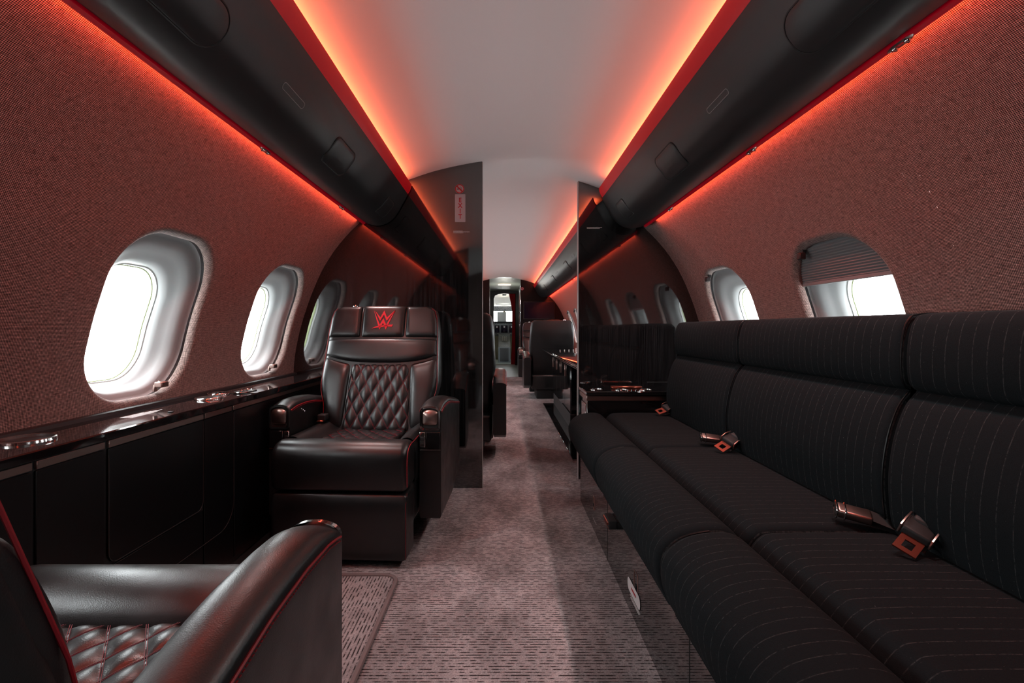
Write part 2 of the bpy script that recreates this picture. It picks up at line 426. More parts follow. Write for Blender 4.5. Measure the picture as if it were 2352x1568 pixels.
# forward bulkhead and vestibule
bulkhead('wall_forward_left', -.29, -1, 9.0, 9.04, M['satin'])
bulkhead('wall_forward_right', .31, 1, 9.0, 9.04, M['satin'])
struct('floor_vestibule', MB().box(-1.3, 1.3, 9.0, 14.4, -.05, .0), M['vinyl'])
struct('trim_3', MB().box(-.29, .31, 8.985, 9.01, 0, .006), M['chrome'])
struct('ceiling_vestibule', MB().prism([(x, 1.915-.18*x*x) for x in np.linspace(-.6, .6, 9)]+[(.6, 1.99), (-.6, 1.99)], 'y', 9.04, 12.0), M['galley'])
struct('wall_vestibule_left', MB().box(-.46, -.40, 9.04, 12, 0, 1.93), M['veneer'])
struct('wall_vestibule_right', MB().box(.40, .46, 9.04, 12, 0, 1.93), M['veneer'])
arch = [(-.27, 0), (-.27, 1.70), (-.24, 1.78), (-.15, 1.82), (0, 1.835), (.15, 1.82), (.24, 1.78), (.27, 1.70), (.27, 0), (.8, 0), (.8, 2), (-.8, 2), (-.8, 0)]
struct('wall_cockpit_doorway', MB().prism(arch, 'y', 12.0, 12.05), M['satin'])
struct('trim_4', MB().box(-.27, .27, 11.97, 12.05, 0, .02), M['chrome'])
ck = MB().box(-1, -.95, 12.05, 14.3, 0, 1.9).box(.95, 1, 12.05, 14.3, 0, 1.9).box(-1, 1, 14.25, 14.3, 0, 1.14).box(-1, 1, 14.25, 14.3, 1.52, 1.9)
ck.grid([[(x, y, z) for x in np.linspace(-1, 1, 5)] for (y, z) in ((12.05, 1.86), (12.6, 1.86), (13.1, 1.80), (13.5, 1.68), (13.9, 1.60), (14.3, 1.50))])
ck.box(-.035, .035, 14.2, 14.25, 1.1, 1.55)
struct('wall_cockpit', ck, M['cream'])

# ------------------------------------------------------------------ overhead bins
BF = crm([(.573, 1.716), (.585, 1.69), (.605, 1.655), (.63, 1.61), (.66, 1.57), (.70, 1.542), (.75, 1.53), (.80, 1.538), (.822, 1.548)], 8)
BFa = np.array(BF); BL = np.r_[0, np.cumsum(np.hypot(*np.diff(BFa, axis=0).T))]
def bpt(t, off=0.0):
    x = np.interp(t, BL, BFa[:, 0]); z = np.interp(t, BL, BFa[:, 1]); e = .004
    dx = np.interp(t+e, BL, BFa[:, 0])-np.interp(t-e, BL, BFa[:, 0]); dz = np.interp(t+e, BL, BFa[:, 1])-np.interp(t-e, BL, BFa[:, 1])
    n = math.hypot(dx, dz); return x+dz/n*off, z-dx/n*off
def bin_(sd, ya, yb, label, panels, slots, lamps, group=None, endcap=False):
    root = thing('overhead_bin', label, 'overhead bin', (0, 0, 0), 0, group)
    sec = BF+[(.845, 1.566), (.80, 1.615), (.70, 1.70), (.605, 1.712)]
    mb = MB(); ys = [ya, yb]
    mb.grid([[(sd*x, y, z) for x, z in sec] for y in ys], cv=True); mb.ngon([(sd*x, ya, z) for x, z in sec]); mb.ngon([(sd*x, yb, z) for x, z in sec])
    mb.build('body', M['bin'], root, sharp=35)
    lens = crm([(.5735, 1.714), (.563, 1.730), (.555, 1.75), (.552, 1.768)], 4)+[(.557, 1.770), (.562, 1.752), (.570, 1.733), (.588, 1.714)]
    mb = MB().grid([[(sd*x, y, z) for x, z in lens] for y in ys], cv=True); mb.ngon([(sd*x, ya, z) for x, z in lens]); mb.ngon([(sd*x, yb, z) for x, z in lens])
    mb.build('valance', M['valance_red_glow'], root, sharp=50)['label'] = 'red valance strip along the bin top'
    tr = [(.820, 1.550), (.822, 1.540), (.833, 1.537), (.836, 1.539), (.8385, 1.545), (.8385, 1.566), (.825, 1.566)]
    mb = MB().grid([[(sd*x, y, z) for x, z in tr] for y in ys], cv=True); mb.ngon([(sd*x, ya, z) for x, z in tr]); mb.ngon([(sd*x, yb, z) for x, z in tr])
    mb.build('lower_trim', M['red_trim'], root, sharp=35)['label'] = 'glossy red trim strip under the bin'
    for (a, b, t0, t1, r) in panels:
        yc, tc = (a+b)/2, (t0+t1)/2
        out = rrect((b-a)/2, (t1-t0)/2, r, 8)
        def P(p, q, off):
            x, z = bpt(tc+q, off); return (sd*x, yc+p, z)
        rings = []
        for k, off in ((1.0, -.002), (1.0, .0030), (.97, .0042), (.8, .0042), (.5, .0042), (.2, .0042)):
            rings.append([P(p*k if k < .9 else p-(1-k)*math.copysign((b-a)/2, p), q*k, off) for p, q in out])
        mb = MB().grid(rings, cv=True); mb.fan(rings[-1]); dp = mb.build('door', M['bin'], root, sharp=50)
        MB().tube([P(p, q, .0008) for p, q in rrect((b-a)/2+.0022, (t1-t0)/2+.0022, r, 8)], .0030, 5, True).build('door_seam', M['groove'], dp)
    for (a, b, t0, t1) in slots:
        yc, tc = (a+b)/2, (t0+t1)/2
        def P(p, q, off):
            x, z = bpt(tc+q, off); return (sd*x, yc+p, z)
        out = rrect((b-a)/2, (t1-t0)/2, (t1-t0)/2-.001, 6)
        sl = MB().fan([P(p, q, .0008) for p, q in out]).build('slot_cover', M['bin'], root)
        MB().tube([P(p, q, .0008) for p, q in out], .0010, 5, True).build('slot_rim', M['rim'], sl)
    for y in lamps:
        lm = MB()
        lm.grid([[(sd*(.8295+.008*k*math.cos(a)), y+.034*k*math.sin(a), 1.5385-.002*(1-k)-h) for a in np.linspace(0, 2*PI, 20, endpoint=False)] for k, h in ((1, 0), (.94, .004), (.8, .004), (.75, .0))], cv=True)
        lp = lm.build('reading_lamp', M['bronze'], root)
        for dy in (-.018, .014): MB().lathe([(.006, .004), (.007, -.004), (.005, -.007), (.003, -.006)], (sd*.8295, y+dy, 1.537), n=12).build('gasper', M['chrome'], lp)
        l = bpy.data.lights.new('reading_light', 'SPOT'); l.energy = READ*8; l.spot_size = math.radians(125); l.spot_blend = 1; l.shadow_soft_size = .03; l.color = (1, .93, .90)
        o = bpy.data.objects.new('reading_light', l); put(o); o.location = (sd*.815, y, 1.522); o.rotation_euler = (0, -sd*math.radians(-14), 0)
    return root
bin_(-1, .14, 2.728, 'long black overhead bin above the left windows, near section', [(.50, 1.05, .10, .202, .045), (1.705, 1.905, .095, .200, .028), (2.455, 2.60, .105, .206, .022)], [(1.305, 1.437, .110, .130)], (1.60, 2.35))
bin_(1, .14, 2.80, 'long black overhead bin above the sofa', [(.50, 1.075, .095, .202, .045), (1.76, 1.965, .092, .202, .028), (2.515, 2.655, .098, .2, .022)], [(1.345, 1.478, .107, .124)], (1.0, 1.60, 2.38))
# rounded return between the sofa bin and the bulkhead
rt = MB(); P = []
for k in range(7):
    a = k/6; off = -.012*a-.02*a*a
    P.append([(bpt(t, off)[0], 2.80+.10*a, bpt(t, off)[1]) for t in BL[::4]])
rt.grid(P); o = rt.build('bin_end_fairing', M['satin'], None, sharp=0); tag(o, 'curved black fairing where the sofa bin meets the bulkhead', 'panel')
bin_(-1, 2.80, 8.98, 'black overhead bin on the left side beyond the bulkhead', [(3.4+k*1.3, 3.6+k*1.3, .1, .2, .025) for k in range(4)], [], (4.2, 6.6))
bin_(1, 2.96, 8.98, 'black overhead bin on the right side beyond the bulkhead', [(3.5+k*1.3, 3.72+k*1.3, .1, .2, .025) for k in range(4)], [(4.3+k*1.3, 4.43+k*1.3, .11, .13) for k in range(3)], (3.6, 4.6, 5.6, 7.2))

# ------------------------------------------------------------------ signs on the bulkheads
def text_mesh(s, size, m, name, parent, loc, align='CENTER', ext=.0004):
    c = bpy.data.curves.new('txt', 'FONT'); c.body = s; c.size = size; c.align_x = align; c.align_y = 'CENTER'; c.extrude = ext; c.space_line = .92; c.offset = size*.02
    o = bpy.data.objects.new('txt', c); COL.objects.link(o); dg = bpy.context.evaluated_depsgraph_get(); dg.update()
    me = bpy.data.meshes.new_from_object(o.evaluated_get(dg)); COL.objects.unlink(o); bpy.data.objects.remove(o)
    me.materials.clear(); me.materials.append(m)
    t = put(bpy.data.objects.new(name, me), parent); t.location = loc; t.rotation_euler = (PI/2, 0, 0); return t
ex = thing('exit_sign', 'pale vertical sign with red letters EXIT on the left bulkhead', 'sign', (-.2705, YL, 1.6345))
MB().rbox(-.0305, .0305, -.003, 0, -.0815, .0815, .0012).build('plate', M['signpanel'], ex)
for k, ch in enumerate('EXIT'):
    t = text_mesh(ch, .037, M['signred'], 'letter', ex, (0, -.0033, .0455-.032*k)); t.scale = (.9, 1, 1)
def no_smoking(x, y, z, r, label):
    ns = thing('no_smoking_sign', label, 'sign', (x, y, z))
    MB().lathe([(r, -.001), (r, -.0025)], (0, 0, 0), 'y', 28).build('disc', M['signpanel'], ns)
    mb = MB(); a = [(r*.97*math.cos(t), 0, r*.97*math.sin(t)) for t in np.linspace(0, 2*PI, 32, endpoint=False)]
    b = [(r*.78*math.cos(t), 0, r*.78*math.sin(t)) for t in np.linspace(0, 2*PI, 32, endpoint=False)]
    mb.grid([[(p[0], -.0031, p[2]) for p in a], [(p[0], -.0031, p[2]) for p in b]], cv=True)
    w = r*.1; u = r*.62; mb.ngon([(-u-w, -.0033, u-w), (-u+w, -.0033, u+w), (u+w, -.0033, -u+w), (u-w, -.0033, -u-w)])
    mb.build('red_ring', M['signred'], ns)
    MB().box(-r*.62, r*.3, -.0030, -.0026, -r*.12, r*.03).box(r*.36, r*.5, -.0030, -.0026, -r*.12, r*.03).box(r*.18, r*.24, -.0030, -.0026, r*.12, r*.5).box(r*.36, r*.42, -.0030, -.0026, r*.1, r*.36).build('cigarette', M['black'], ns)
no_smoking(-.2735, YL, 1.747, .0275, 'round red and white no smoking sign above the EXIT sign')
no_smoking(.338, 9.0, 1.70, .032, 'tiny round no smoking sign on the far forward bulkhead')
def fine_print(x0, z0, y, rows, label, sx=1, h=.0034, parent=None):
    """rows of unreadably small print: broken strokes"""
    mb = MB(); rnd = random.Random(9)
    for k, w in enumerate(rows):
        x = x0; z = z0-k*h*1.55
        while x < x0+w:
            l = rnd.uniform(.0016, .0032); mb.box(x, x+l*.8, y-.0006, y-.0002, z-h*rnd.uniform(.8, 1), z); x += l
    return mb
tag(fine_print(-.311, 1.503, YL, (.053, .093, .058), '').build('placard', M['white']), 'lines of tiny white print below the EXIT sign', 'placard')
tag(fine_print(.498, 1.558, YR, (.092, .080), '').build('placard', M['white']), 'two lines of tiny white print high on the right bulkhead', 'placard')

# ------------------------------------------------------------------ left side cabinet and ledge
XF = 1.044
cab = thing('side_cabinet', 'low black cabinet with flush doors under the left window ledge', 'cabinet')
MB().prism([(-XF-.006, .0), (-XF-.006, .642)]+[(-wx(z)+.004, z) for z in np.linspace(.642, 0, 8)], 'y', .14, YL-.003).build('body', M['black'], cab)
def door(ya, yb, z0, z1, r=.004, rb=None, name='door'):
    mb = MB(); rb = rb if rb is not None else r
    out = []
    for (cy_, cz_, rr, a0) in ((yb-r, z1-r, r, 0), (ya+r, z1-r, r, 90), (ya+rb, z0+rb, rb, 180), (yb-rb, z0+rb, rb, 270)):
        for k in range(7):
            a = math.radians(a0+15*k); out.append((cy_+rr*math.cos(a), cz_+rr*math.sin(a)))
    c = np.mean(np.array(out), axis=0)
    rings = []
    for sh, x in ((0, -XF-.006), (0, -XF-.0012), (.0012, -XF)):
        rings.append([(x, y-math.copysign(sh, y-c[0]), z-math.copysign(sh, z-c[1])) for y, z in out])
    mb.grid(rings, cv=True); mb.ngon(rings[-1]); return mb.build(name, M['satin'], cab, sharp=30)
def strip(ya, yb): MB().rbox(-XF-.006, -XF+.0015, ya, yb, .621, .6395, .0012, 1).build('trim_strip', M['bronze'], cab)
door(.16, 1.022, .06, .618); door(1.031, 1.208, .06, .618); door(1.220, 1.604, .315, .618, .003, .03)
def lj(y0, y1, z0, z1): pass
door(1.612, 1.785, .06, .618, .003, .01); door(1.791, 2.73, .06, .618)
# grey lines painted as edge highlights on the drop leaf seams and the seam below
M['seam'] = plain('grey_seam_highlight', (.035, .034, .036), .35)
def corner(ya, yb, z0, r): return [(-XF+.0004, ya, z0)]+[(-XF+.0004, yb-r+r*math.sin(a), z0+r-r*math.cos(a)) for a in np.linspace(0, PI/2, 10)]+[(-XF+.0004, yb, .615)]
MB().tube([(-XF+.0004, 1.220, .60), (-XF+.0004, 1.220, .345)]+[(-XF+.0004, 1.25-.03*math.cos(a), .345-.03*math.sin(a)) for a in np.linspace(0, PI/2, 8)]+corner(1.26, 1.604, .315, .03), .0009, 4).build('seam', M['seam'], cab)
MB().tube(corner(1.30, 1.785, .19, .09), .0009, 4).build('seam', M['seam'], cab)
MB().rbox(-XF-.006, -XF-.0005, 1.22, 1.604, .06, .309, .001).build('lower_panel', M['satin'], cab)
for a, b in ((.16, 1.022), (1.031, 1.208), (1.220, 1.604), (1.612, 1.772)): strip(a, b)
strip(1.780, 2.73)
led = thing('window_ledge', 'long glossy black ledge with cup holders under the left windows', 'ledge')
lx = XF+.016
def ledge_sec(x1, zt): return [(-x1, .643), (-x1, zt-.003), (-x1-.003, zt), (-1.236, zt), (-1.236, .644)]
mb = MB().prism(ledge_sec(XF-.005, .664), 'y', .14, 1.93)
mb.build('worktop', M['gloss'], led, sharp=25)
MB().prism(ledge_sec(XF-.012, .667), 'y', 1.93, YL-.003).build('worktop', M['gloss'], led, sharp=25)
MB().prism([(-1.236, .664), (-1.236, .676), (-1.222, .674), (-1.220, .664)], 'y', .14, YL-.003).build('back_bead', M['black'], led)
def cup(x, y, r, zt=.664):
    o = MB().lathe([(r*.93, .0006), (r*.93, .007), (r*.98, .008), (r*1.03, .006), (r*1.05, .0003)], (x, y, zt), n=36, caps=(0, 0)).build('cup_holder', M['chrome'], led)
    MB().lathe([(r*.93, .0004), (r*.9, .0007)], (x, y, zt), n=36).build('well', M['groove'], o)
cup(-1.15, 1.115, .052); cup(-1.135, 1.78, .046); cup(-1.175, 1.905, .040)
rc = MB().fan([(-1.105+p*1.0, 1.975+q, .6685) for p, q in rrect(.030, .055, .028, 8)]).build('control_recess', M['groove'], led)
MB().tube([(-1.105+p, 1.975+q, .669) for p, q in rrect(.030, .055, .028, 8)], .002, 5, True).build('recess_rim', M['chrome'], rc)
for k in range(3): MB().lathe([(.005, 0), (.005, .006), (.003, .008)], (-1.105, 1.945+.022*k, .669), n=12).build('control_knob', M['chrome'], rc)
pl = MB(); rnd = random.Random(3)
for r in range(7):
    y = 1.40
    while y < 1.55-.02*abs(r-3):
        l = rnd.uniform(.003, .008); pl.box(-1.13-.0055*r, -1.1265-.0055*r, y, y+l*.8, .6641, .6645); y += l
pl.build('printed_notice', M['white'], led)
MB().rbox(-1.085, -1.072, 1.49, 1.502, .664, .667, .001).build('catch', M['black'], led)

# ------------------------------------------------------------------ leather club seat
def seat(label, loc, rz, lean=.28, group=None, base=.455, slide=0.0):
    root = thing('club_seat', label, 'seat', loc, rz, group)
    def F(z): return base+lean*(z-.45)
    nv = Vector((0, -1, -lean)).normalized() if False else Vector((0, -1, lean)).normalized()
    HWp = [(.30, .262), (.50, .266), (.56, .272), (.62, .292), (.66, .296), (.80, .290), (.90, .286), (.98, .279), (1.02, .268), (1.042, .235)]
    def hw(z): return float(np.interp(z, [p[0] for p in HWp], [p[1] for p in HWp]))
    TH = [(.30, .13), (.6, .13), (.9, .115), (1.042, .075)]
    # pedestal
    MB().rbox(-.20, .20, .16, .60, .0, .14, .012).build('pedestal', M['black'], root)
    MB().rbox(-.268, .268, .12, .66, .13, .32, .02).build('seat_pan', M['leather'], root)
    # legrest
    mb = MB(); sec = crm([(.13, .03), (.02, .03), (.002, .045), (-.002, .12), (-.004, .22), (.004, .272), (.025, .287), (.13, .287)], 4)
    def sweep(mb, sec, xa, xb, rr, n=7):
        c = np.mean(np.array(sec), axis=0); P = []; ts = []
        for k in range(n): a = k/(n-1)*PI/2; ts.append((xa+rr*(1-math.sin(a)) if False else xa+rr*(1-math.cos(a)), rr*(1-math.sin(a))))
        T = [(x, d) for x, d in ts]+[(xa+xb-x, d) for x, d in ts[::-1]]
        for x, d in T:
            row = []
            for y, z in sec:
                v = np.array([y, z])-c; L = np.hypot(*v); row.append((x, *(c+v*(1-d/max(L, 1e-6)*min(1, L/rr if rr else 1)))))
            P.append(row)
        mb.grid(P, cv=True); mb.ngon(P[0]); mb.ngon(P[-1]); return mb
    sweep(mb, sec, -.268, .268, .016).build('legrest', M['leather'], root, sharp=50).location.y = slide
    st = MB()
    for s in (1,):
        st.tube([(s*.2665, -.0005 if z < .25 else .004+(z-.25)*.5, z) for z in np.linspace(.04, .275, 10)]+[(s*.264, .03, .2875)], .0011, 5)
    st.build('legrest_stitching', M['quilt'], root)
    # cushion
    sec = crm([(.165, .30), (.165, .42), (.158, .447), (.135, .468), (.10, .481), (.06, .485), (.025, .476), (.002, .452), (-.006, .415), (-.004, .35), (.004, .305), (.02, .296)], 4)
    cu = sweep(MB(), sec, -.273, .273, .030).build('seat_cushion', M['leather'], root, sharp=50)
    for s in (-1, 1):
        mb = MB(); P = []
        for y in np.linspace(.12, .56, 14):
            P.append([(s*x, y, z) for x, z in crm([(.273, .30), (.276, .40), (.270, .462), (.250, .482), (.222, .478), (.195-.02*(y-.12), .456), (.178-.05*(y-.12), .438), (.165-.05*(y-.12), .40)], 4)])
        mb.grid(P); mb.build('side_bolster', M['leather'], cu, sharp=0)
        if s > 0: MB().tube([(s*.272, y, z) for y, z in crm([(.20, .475), (.12, .472), (.06, .472), (.02, .460), (.0, .43), (-.003, .38), (.0, .32)], 4)], .0017, 6).build('piping', M['piping'], cu)
    cu.location.y = slide
    # quilted pads
    def pad(S, N, name, H, nu=40, nv_=40, mat='leather', parent=root, quilt=None, pw=7, skirt=.02):
        def rm(n): return [.5-.5*math.cos(PI*k/(n-1))*(.55)-.45*(.5-k/(n-1)) for k in range(n)]
        def hgt(u, v):
            e = max(0., (1-abs(2*u-1)**pw))*max(0., (1-abs(2*v-1)**pw)); h = -skirt+(H+skirt)*e**.32
            if quilt: h += quilt(*S(u, v))
            return h
        P = []
        for u in rm(nu):
            row = []
            for v in rm(nv_):
                p = Vector(S(u, v)); row.append(tuple(p+N(u, v)*hgt(u, v)))
            P.append(row)
        return MB().grid(P).build(name, M[mat], parent, sharp=0), hgt
    def quiltfn(a, b, depth, ox=0, oz=0, ax=2):
        def q(x, y, z):
            t = (z if ax == 2 else y)-oz; p = (x-ox)/a+t/b; r = (x-ox)/a-t/b
            return depth*(abs(math.sin(PI*p))**.55*abs(math.sin(PI*r))**.55-1)
        return q
    def quilt_lines(a, b, ox, oz, dom, mapf, r=.00065, off=.0017):
        mb = MB(); x0, x1, t0, t1 = dom
        for sgn in (1, -1):
            for k in range(-30, 31):
                for o in (-off, off):
                    pts = []
                    for t in np.linspace(t0, t1, 48):
                        x = ox+a*(k-sgn*(t-oz)/b)+o
                        if mapf(x, t) is None:
                            if len(pts) > 2: mb.tube(pts, r, 4)
                            pts = []
                        else: pts.append(mapf(x, t))
                    if len(pts) > 2: mb.tube(pts, r, 4)
        return mb
    # backrest core
    bk = MB(); P = []
    zs = list(np.linspace(.30, 1.0, 22))+[1.012, 1.022, 1.031, 1.038, 1.042]
    for z in zs:
        w = hw(z); th = float(np.interp(z, [p[0] for p in TH], [p[1] for p in TH])); top = max(0, (z-1.0)/.042)
        f = F(z)+.012*top**2; b = F(z)+th; rr = .03; row = []
        o = rrect(w, (b-f)/2, min(rr, (b-f)*.45), 6); row = [(x, (f+b)/2+y, z) for x, y in o]; P.append(row)
    bk.grid(P, cv=True); bk.ngon(P[0]); bk.ngon(P[-1]); back = bk.build('backrest', M['leather'], root, sharp=60)
    N = lambda u, v: nv
    def S(x0, x1, z0, z1):
        def f(u, v):
            x = x0+(x1-x0)*u if not callable(x0) else None
            zz = None
            if callable(x0):
                zt = z0(0)+(z1(0)-z0(0))*v; xa, xb = x0(zt), x1(zt); x = xa+(xb-xa)*u
            a = z0(x); b = z1(x); z = a+(b-a)*v
            return (x, F(z)+.004, z)
        return f
    roll = lambda x: .757+.033*min(1, abs(x)/.27)**3
    rt = lambda x: .882-.004*min(1, abs(x)/.27)**2
    hd = None
    for k, (a, b) in enumerate(((-.272, -.1155), (-.1140, .1140), (.1155, .272))):
        if k == 1: hd, hh = pad(S(a, b, lambda x: .884, lambda x: 1.050), N, 'headrest', .020, 30, 30, parent=root, pw=9)
        else:
            w1 = (lambda z: -hw(z)+.004, lambda z: -.1150) if k == 0 else (lambda z: .1150, lambda z: hw(z)-.004)
            pad(S(w1[0], w1[1], lambda x: .884, lambda x: 1.046), N, 'headrest_wing', .020, 26, 30, parent=root, pw=9)
    pad(S(lambda z: -hw(z)+.003, lambda z: hw(z)-.003, roll, rt), N, 'shoulder_roll', .024, 50, 26, pw=6)
    qa, qb = .062, .108; qw = lambda z: .150+.018*(.757-z)/.3
    for s in (-1, 1):
        f0 = (lambda z: qw(z)-.004) if s > 0 else (lambda z: -hw(z)+.003); f1 = (lambda z: hw(z)-.003) if s > 0 else (lambda z: -qw(z)+.004)
        pad(S(f0, f1, lambda x: .44, lambda x: roll(x)-.002), N, 'back_bolster', .024, 26, 40, pw=4)
    qb_ = quiltfn(qa, qb, .0075, 0, .445)
    pd, hq = pad(S(lambda z: -qw(z), lambda z: qw(z), lambda x: .43, lambda x: roll(x)-.002), N, 'quilted_panel', .016, 120, 130, quilt=qb_, pw=14)
    def mq(x, z):
        if abs(x) > qw(z)-.006 or z < .44 or z > roll(x)-.008: return None
        p = Vector((x, F(z)+.004, z)); return tuple(p+nv*(.0165+qb_(x, 0, z)))
    quilt_lines(qa, qb, 0, .445, (-.17, .17, .44, .76), mq).build('diamond_stitching', M['quilt'], pd)
    # seat quilt
    sa, sb = .062, .085; sw = lambda y: .172-.06*(y-.16)
    NS = lambda u, v: Vector((0, 0, 1))
    def SS(u, v):
        y = .155+(base-.455+.36)*v; return ((2*u-1)*sw(y), y, .452-.03*(y-.155)-.010*(1-(2*u-1)**2))
    qs_ = quiltfn(sa, sb, .0080, 0, .16, 1)
    sp, hs = pad(SS, NS, 'quilted_panel', .012, 110, 100, parent=cu, quilt=qs_, pw=14)
    def ms(x, y):
        w = sw(y)
        if abs(x) > w-.006 or y < .165 or y > .50: return None
        return (x, y, .452-.03*(y-.155)-.010*(1-(x/w)**2)+.0125+qs_(x, y, 0))
    quilt_lines(sa, sb, 0, .16, (-.2, .2, .16, .48), ms).build('diamond_stitching', M['quilt'], sp)
    # outline piping of the backrest
    for s in (-1, 1):
        MB().tube([(s*(hw(z)-.004), F(z)+.001-.004*(z > 1.03), z) for z in np.linspace(.50, 1.02, 30)]+[(s*.246, F(1.03)-.002, 1.036)], .0018, 6).build('piping', M['piping'], back)
    # emblem of crossed W shapes, embroidered
    def L(pts): return [((x-1062)/7.84/440*.98, (400-z)/7.84/440*1.0) for x, z in pts]
    shapes = [[(900, 250), (1000, 362), (1000, 425)], [(1000, 362), (1062, 240), (1062, 310), (1000, 425)], [(1062, 240), (1120, 362), (1120, 425), (1062, 310)], [(1120, 362), (1255, 240), (1120, 425)],
              [(872, 238), (1000, 490), (1000, 580)], [(1000, 490), (1057, 376), (1057, 455), (1000, 580)], [(1057, 376), (1115, 490), (1115, 580), (1057, 455)], [(1115, 490), (1260, 233), (1115, 580)],
              [(850, 574), (905, 530), (975, 514), (975, 540), (885, 553)], [(975, 514), (1110, 494), (1110, 521), (975, 540)], [(1110, 494), (1242, 488), (1222, 525), (1110, 521)]]
    mb = MB()
    for sh in shapes:
        q = L(sh); n = len(q); F2 = lambda x, z, o: tuple(Vector((x, F(z)+.004, z))+nv*(.0205+o))
        front = [F2(x+.003, .972+z, .0022) for x, z in q]; bb = [F2(x+.003, .972+z, -.004) for x, z in q]
        mb.ngon(front[::-1]); mb.grid([front, bb], cv=True)
    e = mb.build('emblem', M['thread'], hd, sharp=20); e['label'] = 'red embroidered crossed W emblem'
    # armrests
    for s in (-1, 1):
        ins, out = .280, .372
        tz = lambda y: float(np.interp(y, [.178, .20, .24, .32, .42, .50, .60, .74], [.578, .584, .591, .594, .588, .574, .556, .535]))
        cr = lambda y: float(np.interp(y, [.178, .20, .26, .7, .74], [.018, .022, .028, .028, .02]))
        mb = MB(); P = []
        for y in list(np.linspace(.178, .26, 7))+list(np.linspace(.30, .735, 10)):
            zt, c = tz(y), cr(y); xm = (ins+out)/2; h = (out-ins)/2
            zb = .13+max(0, (y-.52))*.3
            row = [(ins+.004, zb), (ins, zb+.01), (ins, zt-.02), (ins, zt-.006), (ins+.001, zt-.001)]
            row += [(xm+h*.99*math.sin(a), zt+c*math.cos(a)**.8) for a in np.linspace(-1.5, 1.5, 15)]
            row += [(out-.001, zt-.001), (out, zt-.006), (out, zt-.02), (out, zb+.01), (out-.004, zb)]
            P.append([(s*x, y, z) for x, z in row])
        mb.grid(P, cv=True); mb.ngon(P[0]); mb.ngon(P[-1]); ar = mb.build('armrest', M['leather'], root, sharp=45)
        for xx in (ins-.0006, out+.0006):
            MB().tube([(s*xx, y, tz(y)+.000) for y in np.linspace(.185, .73, 30)], .0022 , 6).build('stitched_seam', M['piping'], ar)
            mb = MB()
            for y in np.arange(.19, .73, .0062): mb.tube([(s*(xx+(.0016 if xx > .3 else -.0016)), y, tz(y)-.006), (s*(xx+(.0016 if xx > .3 else -.0016)), y+.004, tz(y)-.0055)], .0010, 4)
            mb.build('stitches', M['piping'], ar)
        # end cap: frame, domed lens, little drawer and switch
        xm = s*(ins+out)/2; h = (out-ins)/2-.003
        def fr(w, zb, zt_, arc, n=10):
            o = [(xm+w, zb+.008), (xm+w, zt_)]+[(xm+w*math.cos(a), zt_+arc*math.sin(a)) for a in np.linspace(0, PI, 2*n)][1:-1]+[(xm-w, zt_), (xm-w, zb+.008), (xm-w+.008, zb), (xm+w-.008, zb)]
            return o
        y = .176
        A = fr(h, .502, .583, .021); B = fr(h-.0075, .511, .578, .018)
        mb = MB().grid([[(x, .182, z) for x, z in A], [(x, y-.004, z) for x, z in A], [(x, y-.005, z) for x, z in B], [(x, y+.004, z) for x, z in B]], cv=True)
        cap = mb.build('end_cap', M['chrome'], ar, sharp=35)
        MB().ngon([(x, y+.0005, z) for x, z in B]).build('cap_recess', M['groove'], cap)
        dome = []; c0 = (xm, .552)
        D = fr(h-.010, .523, .574, .016)
        for k in (1, .97, .9, .78, .6, .4, .2): dome.append([(c0[0]+(x-c0[0])*k, y+.001-.016*math.sqrt(max(0, 1-k*k)), c0[1]+(z-c0[1])*k) for x, z in D])
        mb = MB().grid(dome, cv=True); mb.fan(dome[-1]); mb.build('ashtray_lid', M['bronze'], cap, sharp=0)
        ix = s*(ins+.006)
        MB().rbox(min(ix+s*.024, s*(out-.003)), max(ix+s*.024, s*(out-.003)), .172, .182, .422, .494, .0015).build('drawer_front', M['gloss'], ar)
        sw_ = MB().rbox(min(ix-s*.004, ix+s*.019), max(ix-s*.004, ix+s*.019), .171, .182, .430, .494, .0015).build('switch_plate', M['chrome'], ar)
        MB().rbox(min(ix, ix+s*.014), max(ix, ix+s*.014), .169, .178, .458, .474, .001).rbox(min(ix, ix+s*.014), max(ix, ix+s*.014), .169, .178, .436, .446, .001).build('rocker_switch', M['black'], sw_)
        MB().tube([(s*(ins+.002), .176, .418), (s*(out-.002), .176, .418)], .0012, 4).build('chrome_line', M['rim'], ar)
        if s < 0:
            for k in range(3): MB().lathe([(.0045, 0), (.0045, .006), (.002, .008)], (-ins+.001, .27+.014*k, .572-.008*k), 'x', 10).build('control_knob', M['chrome'], ar)
    bl = thing_part = MB().rbox(-.262, -.222, .40, .445, .492, .522, .006).build('belt_buckle', M['black'], root)
    MB().rbox(-.258, -.228, .385, .405, .488, .496, .002).build('buckle_tongue', M['copper'], bl)
    MB().rbox(.258, .276, .39, .43, .47, .50, .003).build('belt_end', M['chrome'], root)
    lt = MB().lathe([(.016, 0), (.016, .010), (.012, .014)], (-.165, F(1.04)+.03, 1.040), n=18).build('top_button', M['chrome'], root)
    return root
s1 = seat('black leather club seat with red emblem, in front of the left bulkhead', (-.660, 1.82, 0), math.radians(-2.5), group='black leather club seats')
s2 = seat('black leather club seat seen from behind, cut off in the bottom left corner', (-.663, .975, 0), PI, lean=.33, base=.522, slide=.045, group='black leather club seats')
for (x, y, rz, lab) in ((-.37, 3.98, PI, 'club seat with its back to us, beyond the left bulkhead edge'),
                        (.62, 6.84, PI, 'club seat with its back to us, behind the far end of the credenza'),
                        (.60, 7.62, 0, 'farthest club seat, facing us beside the forward monitor')):
    c = copy_tree(s1); c.location = (x, y, 0); c.rotation_euler.z = rz; c['label'] = lab

